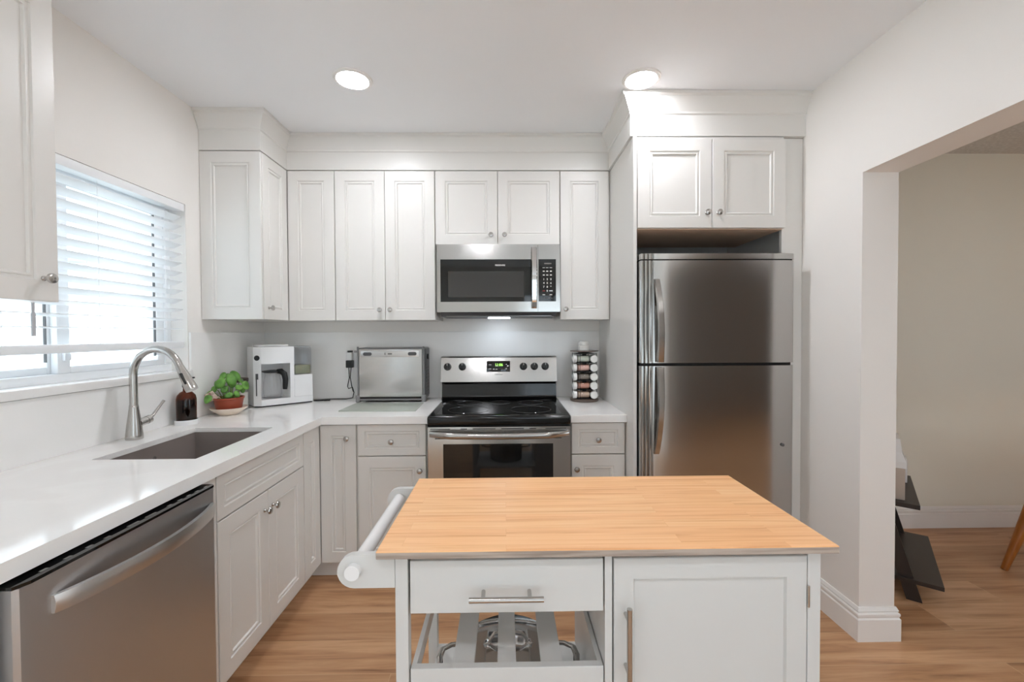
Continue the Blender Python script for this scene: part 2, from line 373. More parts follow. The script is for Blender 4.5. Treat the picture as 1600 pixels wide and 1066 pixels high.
for y in (y0 + .12, 0, y1 - .12):
    b = MB()
    for x in (-.024, .024): b.tube([(x, y, -.046), (x, y, -.715)], .0008, 5)
    b.build('ladder_cord', 'vinyl', bl)
b = MB(); b.tube([(.036, y0 + .205, -.05), (.038, y0 + .205, -.62)], .0045, 8); b.tube([(.038, y0 + .205, -.60), (.038, y0 + .205, -.68)], .0065, 8); b.build('tilt_wand', mat('clear_grey_wand', (188, 188, 192), .3), bl)

# the house seen across the side yard
nh = thing('neighbour_house', 'pale house with a sloping white roof edge seen outside the window', 'house', (-6.2, 4.6, 0))
MB().box(-2, 0, -3, 3, 0, 2.2).build('house_wall', 'ext', nh)
MB().box(0, .03, -1.2, .3, .9, 1.9).build('house_shutter', 'extblue', nh)
MB().prism([(-3.4, 1.9), (3.2, 2.6), (3.2, 2.75), (-3.4, 2.05)], -2.2, .45, 'x').build('roof', 'ext', nh)
struct(MB().box(-16, -1.9, -8, 14, -.3, -.2).build('ground', mat('pale_paving', (206, 206, 200), .9)))

# crown and fascia
def crown(name, pts, side, z0=2.361, zf=2.472, zt=ZC, out=.062):
    P = [Vector(p) for p in pts]; prof = [(0, z0), (.0, z0), (.012, z0), (.012, zf - .006), (.018, zf), (.018, zf + .008), (out - .012, zt - .022), (out, zt - .016), (out, zt - .001), (-.04, zt - .001), (-.04, z0)]
    rings = []
    for i, p in enumerate(P):
        ns = []
        if i > 0: d = (P[i] - P[i - 1]).normalized(); ns.append(Vector((d.y, -d.x)) * side)
        if i < len(P) - 1: d = (P[i + 1] - P[i]).normalized(); ns.append(Vector((d.y, -d.x)) * side)
        n = sum(ns, Vector((0, 0)))
        if len(ns) == 2: n = n / (1 + ns[0].dot(ns[1]))
        rings.append([(p.x + n.x * o, p.y + n.y * o, z) for o, z in prof])
    bb = MB(); bb.loft(rings, True, True, True); return struct(bb.build(name, 'cab', smooth=0))
FYU = 2.676
crown('trim_1', [(XL, 2.402), (-1.339, 2.402), (-1.339, FYU + .012), (.656, FYU + .012), (.656, 2.222), (XR, 2.222)], 1)
crown('trim_2', [(-1.345, .5), (-1.345, 1.303), (XL, 1.303)], 1)

# ------------------------------------------------------------------ cabinets
FR = .06
def shaker(mb, x0, x1, z0, z1, yf=-.02, fr=FR, t=.02):
    R = [(x0, x1, z0, z1, yf + t), (x0, x1, z0, z1, yf + .0015), (x0 + .0015, x1 - .0015, z0 + .0015, z1 - .0015, yf)]
    def ins(d, y): R.append((x0 + d, x1 - d, z0 + d, z1 - d, y))
    ins(fr, yf); ins(fr + .003, yf + .005); ins(fr + .009, yf + .005); ins(fr + .011, yf + .0025); ins(fr + .015, yf + .0025); ins(fr + .019, yf + .009); 
    mb.rect_rings(R)
    return mb
def knob(parent, x, z, y=-.02):
    k = MB(); k.lathe([(.0075, -.001), (.0075, .003), (.0048, .006), (.0045, .014), (.010, .019), (.0145, .022), (.0152, .025), (.0135, .029), (.008, .031), (0, .0315)], (x, y, z), '-y', 20)
    return k.build('knob', 'nickel', parent)
def cabinet(name, label, loc, rz, W, H, D, fronts, toe=False, group=None, cat='cabinet', open_top=False, bottom=None, plan=None):
    t = thing(name, label, cat, loc, rz, group)
    c = MB()
    if toe:
        pr = [(0, .11), (0, H), (D, H), (D, 0), (.075, 0), (.075, .11)]
        if open_top:
            c.prism([(0, .11), (0, H), (.018, H), (.018, .13), (D - .012, .13), (D - .012, H), (D, H), (D, 0), (.075, 0), (.075, .11)], .018, W - .018, 'x')
            for a in (0, W - .018): c.prism(pr, a, a + .018, 'x')
        else: c.prism(pr, 0, W, 'x')
    else:
        c.box(0, W, 0, D, 0, H, .001)
    c.build('carcass', 'cab', t, smooth=0)
    if bottom: MB().box(.004, W - .004, .004, D - .004, -.004, 0).build('underside', bottom, t, smooth=0)
    for f in fronts:
        kind, x0, x1, z0, z1, kp = f
        d = shaker(MB(), x0, x1, z0, z1, fr=FR if kind == 'door' else .036).build(kind, 'cab', t, smooth=0)
        if kp: knob(d, kp[0], kp[1])
    return t
ZU, HU = 1.441, .914
# uppers on the back wall  (carcass front y = 2.696)
YUC = FYU + .02; DU = YB - YUC
G = .0015
def up_cab(label, x0, x1, z0, z1, fronts):
    return cabinet('wall_cabinet', label, (x0, YUC, z0), 0, x1 - x0, z1 - z0, DU, [(k, a - x0, b_ - x0, c - z0, d - z0, (kp[0] - x0, kp[1] - z0) if kp else None) for k, a, b_, c, d, kp in fronts])
ZT = ZU + HU
up_cab('white two-door wall cabinet above the tilted-up steel countertop oven', -1.0405, -.4275, ZU, ZT + .004, [('door', -1.038, -.7365, ZU, ZT, (-.766, 1.504)), ('door', -.7335, -.430, ZU, ZT, (-.703, 1.504))])
up_cab('short white two-door wall cabinet directly above the microwave', -.4265, .3425, 1.903, ZT + .004, [('door', -.424, -.0435, 1.905, ZT, (-.083, 1.961)), ('door', -.0405, .340, 1.905, ZT, (0.0, 1.961))])
up_cab('narrow white single-door wall cabinet above the spice carousel', .3435, .6545, ZU, ZT + .004, [('door', .346, .642, ZU, ZT, (.376, 1.504))])
# L-shaped corner wall cabinet
cc = thing('corner_wall_cabinet', 'white L-shaped corner wall cabinet beside the window with panelled end', 'cabinet', (XL, 2.39, ZU))
ox, oy = XL, 2.39
b = MB(); b.prism([(x - ox, y - oy) for x, y in ((XL, 2.402), (-1.347, 2.402), (-1.347, YUC), (-1.0415, YUC), (-1.0415, YB), (XL, YB))], 0, HU + .004); b.build('carcass', 'cab', cc, smooth=0)
e = MB(); shaker(e, .0, -1.329 - ox, 0, HU, yf=0, t=.012); e.build('end_panel', 'cab', cc, smooth=0)
mt = Matrix.Translation((-1.347 - ox, 0, 0)) @ Matrix.Rotation(PI / 2, 4, 'Z')
d = MB(); shaker(d, 2.408 - oy, 2.673 - oy, 0, HU); bmesh.ops.transform(d.bm, matrix=mt, verts=d.bm.verts); d = d.build('door', 'cab', cc, smooth=0)
k = MB(); k.lathe([(.0075, -.001), (.0075, .003), (.0048, .006), (.0045, .014), (.010, .019), (.0145, .022), (.0152, .025), (.0135, .029), (.008, .031), (0, .0315)], (-1.327 - ox, 2.452 - oy, .065), 'x', 20); k.build('knob', 'nickel', d)
d = MB(); shaker(d, -1.325 - ox, -1.0435 - ox, 0, HU, yf=FYU - oy); d.build('door', 'cab', cc, smooth=0)
# cabinet over the fridge with its panel and filler
fc = cabinet('wall_cabinet', 'white two-door cabinet above the refrigerator with bare wood underside', (.676, 2.215, 1.89), 0, .762, .468, .47,
             [('door', .002, .3795, 0, .45, (.352, .074)), ('door', .3825, .760, 0, .45, (.412, .074))], bottom='maple')
tag(MB().box(.656, .6745, 2.2, YB, 0, 2.358, .0015).build('cabinet_end_panel', 'cab', smooth=0), 'tall white end panel standing between the right counter and the refrigerator', 'panel')
tag(MB().box(1.44, XR - .001, 2.232, 2.252, 0, 2.358, .0015).build('filler_panel', 'cab', smooth=0), 'narrow white filler strip between the refrigerator and the right wall', 'panel')
# near wall cabinet left of the window
cabinet('wall_cabinet', 'white wall cabinet nearest the camera, left of the window blind', (-1.35, .555, 1.456), PI / 2, .76, .90, -XL - 1.35 - .0,
        [('door', .3815, .758, 0, .898, (.716, .066)), ('door', .002, .3785, 0, .898, (.045, .066))])
# bases
ZB = .874
XF = -1.02; DB = XF - XL
cabinet('base_cabinet', 'white sink base cabinet with a false drawer front beside the dishwasher', (XF, 1.4985, 0), PI / 2, .6465, ZB, DB,
        [('drawer', .004, .6425, .708, .866, None), ('door', .004, .3215, .12, .702, (.293, .628)), ('door', .3245, .6425, .12, .702, (.354, .628))], toe=True, open_top=True)
cb = thing('corner_base_cabinet', 'white corner base cabinet with folding doors meeting at the inside corner', 'cabinet', (XF, 2.35, 0))
def L(pts): return [(x - XF, y - 2.35) for x, y in pts]
b = MB(); b.prism(L([(XL, 2.1465), (XF, 2.1465), (XF, 2.35), (-.8015, 2.35), (-.8015, YB), (XL, YB)]), .11, ZB)
b.prism(L([(XL, 2.1465), (XF - .075, 2.1465), (XF - .075, 2.425), (-.8015, 2.425), (-.8015, YB), (XL, YB)]), 0, .11); b.build('carcass', 'cab', cb, smooth=0)
d = MB(); shaker(d, 2.149 - 2.35, 2.327 - 2.35, .12, .868); bmesh.ops.transform(d.bm, matrix=Matrix.Rotation(PI / 2, 4, 'Z'), verts=d.bm.verts); d.build('door', 'cab', cb, smooth=0)
d = MB(); shaker(d, -.998 - XF, -.808 - XF, .12, .868, fr=.058); d = d.build('door', 'cab', cb, smooth=0); knob(d, -.851 - XF, .797)
cabinet('base_cabinet', 'white base cabinet with one drawer, left of the range under the glass board', (-.8, 2.35, 0), 0, .3735, ZB, YB - 2.35,
        [('drawer', .004, .369, .70, .868, (.1865, .778)), ('door', .004, .369, .12, .694, (.338, .620))], toe=True)
cabinet('base_cabinet', 'narrow white base cabinet with one drawer, between range and refrigerator', (.3535, 2.35, 0), 0, .3015, ZB, YB - 2.35,
        [('drawer', .005, .294, .70, .868, (.148, .778)), ('door', .005, .294, .12, .694, (.031, .620))], toe=True)
cabinet('base_cabinet', 'white base cabinet end at the lower left, beyond the dishwasher', (XF, .3, 0), PI / 2, .530, ZB, DB, [('door', .004, .526, .12, .866, None)], toe=True)
tag(MB().box(XF, XF + .019, 1.4325, 1.4975, .11, ZB - .002, .001).build('filler_panel', 'cab', smooth=0), 'slim white filler strip between the dishwasher and the sink cabinet', 'panel')

# worktops
ct = MB(); ct.cells([XL, -1.475, -1.107, -1.004, -.982, -.4175], [.3, 1.553, 2.07, 2.31, 2.332, YB], {(1, 1), (4, 0), (4, 1), (4, 2), (3, 0), (3, 1), (3, 2), (3, 3), (4, 3)}, ZB + .02, .914)
ct.prism([(-1.004, .3), (-.982, .3), (-.982, 2.31), (-.4175, 2.31), (-.4175, 2.332), (-1.004, 2.332)], ZB, .914)
bmesh.ops.recalc_face_normals(ct.bm, faces=ct.bm.faces)
tag(ct.build('countertop', 'quartz', smooth=0), 'long L-shaped white quartz worktop running under the window to the range', 'countertop')
tag(MB().box(.3515, .6555, 2.31, YB, ZB, .914, .002).build('countertop', 'quartz', smooth=0), 'short white quartz worktop holding the spice carousel', 'countertop')
bs = MB(); bs.box(XL, .655, YB - .012, YB, .9145, 1.37, .001)
tag(bs.build('backsplash', 'quartz_wall', smooth=0), 'white quartz splashback slab on the back wall behind the range', 'backsplash')
bs = MB(); bs.cells([.3, WY0 - .02, WY1 + .004, YB - .0125], [.9145, WZ0 - .034, 1.37], {(1, 1)}, XL, XL + .012, 'x')
tag(bs.build('backsplash', 'quartz_wall', smooth=0), 'white quartz splashback slab under the window behind the tap', 'backsplash')

# sink
sk = thing('kitchen_sink', 'dark grey undermount sink set in the worktop below the window', 'sink', (-1.29, 1.81, ZB + .019))
b = MB(); xa, xb, ya, yb, dep = -.19, .188, -.262, .265, -.205
b.loft([[(x, y, z) for x, y in ((xa + q, ya + q), (xb - q, ya + q), (xb - q, yb - q), (xa + q, yb - q))] for q, z in ((-.012, 0), (-.012, -.006), (-.008, dep - .012), (.0, dep - .012))], cap0=False)
b.loft([[(x, y, z) for x, y in ((xa + q, ya + q), (xb - q, ya + q), (xb - q, yb - q), (xa + q, yb - q))] for q, z in ((-.012, 0), (.002, 0), (.004, dep + .012), (.014, dep), (.1, dep - .002))], cap0=False)
b.build('basin', 'sink', sk, smooth=30)
b = MB(); b.lathe([(0, .001), (.03, .001), (.034, .004), (.043, .004), (.045, 0)], (0, .02, dep), n=24); b.build('drain', 'chrome', sk)
b = MB(); b.lathe([(.009, 0), (.009, .003), (0, .004)], (xa + .003, .02, -.055), 'x', 14); b.build('overflow', 'chrome', sk)

# faucet
fa = thing('kitchen_faucet', 'brushed nickel gooseneck pull-down tap behind the sink', 'faucet', (-1.578, 1.855, .9145), math.radians(-4))
b = MB(); b.lathe([(.0, 0), (.030, 0), (.031, .004), (.030, .02), (.026, .06), (.020, .105), (.0165, .135), (.0162, .142), (.0155, .143), (.0155, .146)], n=32); b.build('base', 'faucet', fa)
pts = [(0, 0, .144), (0, 0, .20), (.0, 0, .27)]; R = .106
for k in range(0, 15): 
    a = PI - k * (PI * 0.90) / 14; pts.append((R + R * math.cos(a), 0, .275 + R * 1.02 * math.sin(a)))
b = MB(); b.tube(pts, .0145, 20); b.build('spout', 'faucet', fa)
e0 = Vector(pts[-1]); dr = (e0 - Vector(pts[-2])).normalized(); dr = (dr + Vector((.10, 0, 0))).normalized()
b = MB(); b.tube([e0, e0 + dr * .012, e0 + dr * .05, e0 + dr * .10, e0 + dr * .112], [.0155, .0160, .0195, .0235, .0225], 22)
sh = b.build('spray_head', 'faucet', fa)
side = Vector((0, -1, 0))
pz = e0 + dr * .055; b = MB(); b.box(-.0075, .0075, -.004, .004, -.026, .026, .003, mtx=Matrix.Translation(pz + Vector((.006, -.0185, 0))) @ dr.to_track_quat('-Z', 'Y').to_matrix().to_4x4()); b.build('spray_button', 'blackpl', sh)
b = MB(); b.tube([(0.01, .012, .066), (.012, .045, .072)], .0165, 20); b.tube([(.012, .046, .072), (.013, .062, .076)], .0175, 20)
b.tube([(.013, .058, .078), (.016, .075, .09), (.02, .115, .135), (.022, .125, .146)], [.010, .0065, .0055, .0062], 12); b.build('lever', 'faucet', fa)

# ------------------------------------------------------------------ dishwasher
dw = thing('dishwasher', 'stainless steel dishwasher with black control strip under the left worktop', 'dishwasher', (-.985, .844, 0), PI / 2)
W = .5865
b = MB(); b.box(.004, W - .004, .03, .58, .1, .866); b.box(.01, W - .01, .09, .5, 0, .1); b.build('tub', 'dark', dw)
b = MB()
pr = [(.004, -.02), (.012, -.027), (.03, -.0295), (W / 2, -.032), (W - .012, -.029), (W - .004, -.022), (W - .004, .028), (.004, .028)]
b.prism(pr, .105, .859); b.build('door', 'steel_dw', dw, smooth=20)
b = MB(); b.prism([(.004, -.021), (.03, -.031), (W / 2, -.0335), (W - .012, -.0305), (W - .004, -.022), (W - .004, .028), (.004, .028)], .859, .866)
cp = b.build('control_strip', 'blackglass', dw, smooth=20)
b = MB()
for x in (.06, .11, .16, .205, .27, .325, .40, .44, .475, .51, .55):
    w = .016 if x not in (.27, .325) else .034
    b = MB(); b.box(x, x + w, -.020, -.0125, .866, .8664); b.build('key_print', 'greyprint', cp)
pts = []; hw = []
for k in range(25):
    u = k / 24; x = .068 + u * .50; out = .03 + .047 * math.sin(PI * u) ** .75
    pts.append((x, -out, .792))
b = MB(); rings = []
for i, p_ in enumerate(pts):
    t0 = .006; e_ = 1.12
    rings.append([(p_[0], p_[1] - t0, p_[2] - .017 * e_), (p_[0], p_[1] - t0 - .003, p_[2] - .006), (p_[0], p_[1] - t0 - .003, p_[2] + .006), (p_[0], p_[1] - t0, p_[2] + .017 * e_), (p_[0], p_[1] + t0, p_[2] + .017 * e_), (p_[0], p_[1] + t0, p_[2] - .017 * e_)])
b.loft(rings); b.build('handle', 'steel_satin', dw, smooth=50)
MB().box(.01, W - .01, .04, .06, .0, .1).build('kick_plate', 'dark', dw)

# ------------------------------------------------------------------ range
rg = thing('kitchen_range', 'stainless steel electric range with black glass cooktop below the microwave', 'range', (-.033, 2.29, 0))
hw = .381
b = MB(); b.box(-hw + .004, hw - .004, .03, .685, .03, .872); b.build('body', 'blackpl', rg, smooth=0)
b = MB(); b.box(-hw, hw, -.022, .62, .872, .922, .014, seg=4); ck = b.build('cooktop_rim', 'blackpl', rg, smooth=40)
M['rim'] = mat('black_enamel', (14, 14, 14), .12); ck.data.materials[0] = M['rim']
b = MB(); b.box(-hw + .045, hw - .045, .022, .525, .9215, .9235, .001); gl = b.build('glass_surface', 'blackglass', rg, smooth=0)
for (x, y, r) in ((-.175, .16, .115), (.175, .16, .115), (-.19, .40, .08), (.19, .40, .08), (0, .41, .065)):
    b = MB(); b.tube([(x + r * math.cos(2 * PI * k / 48), y + r * math.sin(2 * PI * k / 48), .9238) for k in range(48)], .0011, 4, closed=True); b.build('burner_ring', 'burner', gl)
b = MB(); b.prism([(.54, .915), (.53, .93), (.55, .940), (.552, .947), (.562, 1.022), (.556, 1.03), (.69, 1.03), (.69, .915)], -hw - .003, hw - .012, 'x'); b.build('backguard_riser', 'rim', rg, smooth=0)
b = MB(); b.prism([(.560, 1.030), (.530, 1.040), (.536, 1.066), (.566, 1.196), (.575, 1.204), (.69, 1.204), (.69, 1.030)], -hw - .008, hw - .009, 'x'); cpn = b.build('control_panel', 'steel', rg, smooth=30)
tl = math.atan2(.030, .130)
def on_panel(z): return .536 + (z - 1.066) * .030 / .130
KN = None
for x in (-.346, -.249, .153, .225, .296):
    z = 1.138; mt = Matrix.Translation((x + .0, on_panel(z), z)) @ Matrix.Rotation(-tl, 4, 'X')
    b = MB(); b.lathe([(.0245, 0), (.0245, .004), (.021, .007), (.0195, .02), (.0175, .022), (0, .022)], axis='-y', n=24, mtx=mt)
    b.box(-.005, .005, -.031, -.018, -.0185, .0185, .003, mtx=mt)
    kb = b.build('burner_knob', 'blackpl', cpn)
    b = MB(); b.box(-.0012, .0012, -.0315, -.0308, .004, .0165, mtx=mt); b.build('pointer_mark', 'icon', kb)
mt = Matrix.Translation((-.012, on_panel(1.139), 1.139)) @ Matrix.Rotation(-tl, 4, 'X')
b = MB(); b.box(-.077, .077, -.002, .001, -.036, .036, .002, mtx=mt); dp = b.build('display', 'blackglass', cpn)
tm = text_mesh('clock_digits', '11:06', .024, 'display', dp, (-.012 + .003, on_panel(1.149) - .0026, 1.149), (PI / 2 - tl, 0, 0), .0004)
b = MB()
for (x, z, w) in ((-.055, 1.150, .017), (-.055, 1.123, .017), (-.03, 1.122, .012), (-.012, 1.121, .012), (.052, 1.152, .008), (.052, 1.123, .008)):
    b = MB(); b.box(-.012 + x - w / 2, -.012 + x + w / 2, on_panel(z) - .0028, on_panel(z) - .0018, z - .0025, z + .0025); b.build('display_icon', 'icon', dp)
text_mesh('maker_lettering', 'FRIGIDAIRE', .011, 'greyprint', cpn, (-.012, on_panel(1.086) - .0006, 1.0865), (PI / 2 - tl, 0, 0))
# oven door
b = MB(); z0, z1 = .235, .862; wx = .297; wt, wb_ = .772, .42
b.cells([-hw + .003, -wx, wx - .012, hw - .003], [z0, wb_, wt, z1], {(1, 1)}, -.012, .028, 'y'); dr_ = b.build('oven_door', 'steel', rg, smooth=0)
b = MB(); b.box(-wx, wx - .012, -.008, -.002, wb_, wt); b.build('door_glass', 'blackglass', dr_, smooth=0)
for (xa, xb) in ((-.365, -.26), (-.205, -.17), (-.14, -.02), (.01, .13), (.16, .195), (.245, .355)):
    MB().box(xa, xb, -.0128, -.0118, .850, .854).build('vent_slot', 'dark', dr_)
for (xa, xb) in ((-.34, -.26), (-.205, -.17), (.16, .195), (.245, .33)): MB().box(xa, xb, -.0128, -.0118, .799, .803).build('vent_slot', 'dark', dr_)
b = MB(); rings = []
for k in range(21):
    u = k / 20; x = -.368 + u * .736; out = .016 + .042 * min(1, math.sin(PI * u) * 2.2) ** .8; zc = .828 - .006 * math.sin(PI * u)
    rings.append([(x, -out + .016 * math.cos(a) * .7, zc + .0165 * math.sin(a)) for a in [2 * PI * j / 14 for j in range(14)]])
b.loft(rings); b.build('oven_handle', 'steel', dr_, smooth=50)
b = MB(); b.box(-hw + .004, hw - .004, -.01, .028, .06, .228, .004); b.build('drawer', 'steel', rg)
MB().box(-hw + .02, hw - .02, .03, .06, 0, .06).build('kick_plate', 'dark', rg)

# ------------------------------------------------------------------ microwave
mw = thing('microwave_oven', 'stainless steel over-the-range microwave with black window', 'microwave', (-.0375, 2.63, 1.487))
hx = .3745; H = .41
b = MB(); b.box(-hx, hx, .02, .357, 0, H); b.build('body', 'steel', mw, smooth=0)
xs = .238                                            # seam between door and control panel
b = MB(); b.cells([-hx, -.352, .200, xs], [.0, .062, .319, H], {(1, 1)}, 0, .0195, 'y'); md = b.build('door', 'steel', mw, smooth=0)
b = MB(); b.box(-.352, .200, .0015, .018, .062, .319); dg = b.build('door_glass', 'blackglass', md, smooth=0)
b = MB(); b.box(-.306, .154, .0009, .0016, .09, .246); b.build('viewing_screen', mat('grey_window_screen', (58, 57, 56), .08), dg, smooth=0)
text_mesh('maker_lettering', 'FRIGIDAIRE', .012, 'icon', dg, (.0095, .0012, .283), (PI / 2, 0, 0), .0003)
b = MB(); pts = []
rings = []
for k in range(17):
    u = k / 16; z = .02 + u * .372; o_ = .003 + .033 * math.sin(PI * u) ** .6
    rings.append([(.198, -o_ + .003, z), (.202, -o_ - .005, z), (.228, -o_ - .005, z), (.232, -o_ + .003, z), (.228, -o_ + .007, z), (.202, -o_ + .007, z)])
b.loft(rings); b.build('handle', 'chrome', md, smooth=50)
b = MB(); b.cells([xs + .002, .243, .349, hx], [.0, .063, .319, H], {(1, 1)}, 0, .0195, 'y'); pn = b.build('control_panel', 'steel', mw, smooth=0)
b = MB(); b.box(.243, .349, .0015, .018, .063, .319); kp = b.build('keypad', 'blackglass', pn, smooth=0)
X3 = (.275, .296, .318)
rows = [(.267, ('-', '-', '-')), (.246, ('=', '-', '=')), (.222, ('8', '-', '8'))]
def key(x, w, z0_, z1_, m='icon', n_='key_print'): MB().box(x - w, x + w, .0009, .0014, z0_, z1_).build(n_, m, kp)
for x in X3:
    key(x, .0075, .266, .269)
    for z in (.247, .224): key(x, .006, z - .0035, z + .0025)
key(X3[2], .010, .124, .130)
for x in (X3[0], X3[2]): key(x, .008, .101, .106)
key(.30, .022, .289, .297, 'greyprint', 'dim_readout')
for i in range(4): key(.274 + i * .016, .004, .080, .086, 'greyprint')
MB().box(X3[0] - .008, X3[0] + .008, .0009, .0014, .124, .130).build('stop_key', 'redprint', kp)
for r, z in ((0, .197), (1, .174), (2, .151)):
    for c_ in range(3): text_mesh('key_digit', str(r * 3 + c_ + 1), .015, 'icon', kp, (X3[c_], .0012, z), (PI / 2, 0, 0), .0004)
text_mesh('key_digit', '0', .015, 'icon', kp, (X3[1], .0012, .127), (PI / 2, 0, 0), .0004)
b = MB(); b.prism([(.004, -.001), (.33, -.001), (.30, -.03), (.06, -.026), (.045, -.026)], -hx + .02, hx - .02, 'x'); b.build('vent_base', 'dkgreypl', mw, smooth=0)
b = MB(); b.box(-.07, .07, .16, .20, -.0335, -.029); b.build('cooktop_light', mat('lit_cool_lens', (235, 245, 255), .4, emit=(226, 240, 255), es=13), mw)
b = MB(); b.box(-hx + .05, hx - .05, .0395, .044, -.024, -.012); b.build('vent_lip', 'steel', mw)

# ------------------------------------------------------------------ refrigerator
fg = thing('refrigerator', 'stainless steel top-freezer refrigerator in the recess on the right', 'refrigerator', (1.072, 2.16, 0))
w2 = .394
b = MB(); b.box(-.372, .36, .066, .80, .02, 1.735, .004); b.build('body', 'dkgreypl', fg, smooth=0)
def door_prof(y_in=.06):
    P = [(-w2 + .004, y_in), (-w2 + .002, .016)]
    for i in range(3):                               # three flutes down the handle side
        xc = -w2 + .012 + i * .019
        for a in (200, 235, 270, 305, 340): P.append((xc + .0095 * math.cos(math.radians(a)), .010 + .010 * math.sin(math.radians(a)) - i * .0025))
    P += [(-w2 + .062, .006), (-w2 + .068, -.001), (-w2 + .075, -.002)]
    for k in range(1, 9): x = -w2 + .075 + (2 * w2 - .12) * k / 9; P.append((x, -.002 - .004 * math.sin(PI * k / 9)))
    P += [(w2 - .045, -.002), (w2 - .012, .004), (w2 - .003, .012), (w2, .022), (w2, y_in)]
    return P
b = MB(); b.prism(door_prof(), 1.203, 1.718); fz = b.build('freezer_door', 'steel_v', fg, smooth=28)
b = MB(); b.prism(door_prof(), .07, 1.188); fd = b.build('fridge_door', 'steel_v', fg, smooth=28)
b = MB(); b.prism([(x * 1.0, y - .002) for x, y in door_prof()], 1.724, 1.752); b.build('top_cap', 'steel_v', fg, smooth=28)
MB().box(-w2 + .01, w2 - .01, .02, .062, 1.188, 1.203).build('door_gap', 'dark', fg)
MB().box(-w2 + .01, w2 - .01, .012, .062, 1.718, 1.724).build('cap_gap', 'dark', fg)
MB().box(-w2 + .012, w2 - .012, .062, .0665, .07, 1.75).build('gasket', 'dark', fg)
MB().box(-.36, .35, .05, .1, 0, .065).build('kick_grille', 'dark', fg)
def fhandle(zs, parent):
    rings = []; n = 22
    for k in range(n + 1):
        u = k / n; z = zs[0] + (zs[1] - zs[0]) * u
        o_ = .004 + .052 * math.sin(PI * min(1, u * .86 + .0)) ** .8 * (1 - .25 * u)
        xc = -.311 + .013 * u * u + (.004 * math.sin(PI * u)); wd_ = .0155 + .003 * u
        rings.append([(xc - wd_, -o_ + .004, z), (xc - wd_ * .7, -o_ - .006, z), (xc + wd_ * .7, -o_ - .006, z), (xc + wd_, -o_ + .004, z), (xc + wd_ * .7, -o_ + .010, z), (xc - wd_ * .7, -o_ + .010, z)])
    b = MB(); b.loft(rings); return b.build('handle', 'steel', parent, smooth=50)
fhandle((1.625, 1.208), fz); fhandle((.745, 1.183), fd)
b = MB(); b.lathe([(.008, 0), (.008, .004), (.004, .006), (0, .006)], (.330, -.004, .785), '-y', 14); b.build('door_lock', 'dkgreypl', fd)

# ------------------------------------------------------------------ kitchen cart
ca = thing('kitchen_cart', 'white kitchen cart with butcher block top and towel bar in the foreground', 'kitchen cart', (0, .945, 0))
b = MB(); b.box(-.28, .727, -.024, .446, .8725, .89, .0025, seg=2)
top = b.build('tabletop', ['butcher', 'edge_shade'], ca, smooth=0)
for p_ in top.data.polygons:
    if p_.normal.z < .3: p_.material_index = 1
for x0, x1 in ((-.245, -.217), (.674, .703)):
    for y0_, y1_ in ((0, .03), (.395, .425)):
        b = MB(); b.box(x0, x1, y0_, y1_, .065, .872, .0015); lg = b.build('leg', 'cart', ca, smooth=0)
        xc, yc = (x0 + x1) / 2, (y0_ + y1_) / 2
        b = MB(); b.lathe([(.0, -.011), (.024, -.011), (.026, -.008), (.026, .008), (.024, .011), (0, .011)], (xc, yc, .027), 'x', 20); b.box(xc - .014, xc + .014, yc - .012, yc + .012, .053, .0645); b.build('castor', 'dkgreypl', lg)
MB().box(-.217, .674, .012, .028, .8585, .872).build('front_rail', 'cart', ca, smooth=0)
MB().box(-.217, .674, .40, .418, .74, .872).build('back_rail', 'cart', ca, smooth=0)
MB().box(-.238, -.224, .03, .395, .74, .872).build('side_rail', 'cart', ca, smooth=0)
MB().box(.2185, .2345, .0, .42, .12, .872).build('divider', 'cart', ca, smooth=0)
MB().box(.680, .698, .03, .395, .12, .872).build('side_panel', 'cart', ca, smooth=0)
MB().box(.2345, .674, .402, .416, .12, .74).build('back_panel', 'cart', ca, smooth=0)
b = MB(); b.box(-.212, .2150, .0, .016, .739, .8565, .0015); b.box(-.2, .203, .016, .36, .745, .757); b.box(-.2, -.188, .016, .36, .757, .83); b.box(.191, .203, .016, .36, .757, .83); b.box(-.2, .203, .36, .372, .745, .83)
dw_ = b.build('drawer', 'cart', ca, smooth=0)
b = MB(); b.cyl((-.08, -.032, .787), (.08, -.032, .787), .006, n=16)
for x in (-.0505, .0505): b.cyl((x, -.03, .787), (x, .001, .787), .0045, n=12)
b.build('handle', 'nickel', dw_)
b = MB(); x0, x1, z0, z1 = .2385, .6725, .14, .8565
R = [(x0, x1, z0, z1, .018), (x0, x1, z0, z1, .0015), (x0 + .0015, x1 - .0015, z0 + .0015, z1 - .0015, 0), (x0 + .044, x1 - .046, z0 + .05, z1 - .047, 0), (x0 + .047, x1 - .049, z0 + .053, z1 - .05, .007)]
b.rect_rings(R); cd = b.build('door', 'cart', ca, smooth=0)
b = MB(); b.cyl((.2645, -.032, .588), (.2645, -.032, .763), .006, n=16)
for z in (.618, .733): b.cyl((.2645, -.03, z), (.2645, .001, z), .0045, n=12)
b.build('handle', 'nickel', cd)
for z in (.767, .26):
    b = MB(); b.cyl((.6735, -.003, z - .024), (.6735, -.003, z + .024), .0028, n=10); b.build('hinge', 'nickel', cd)
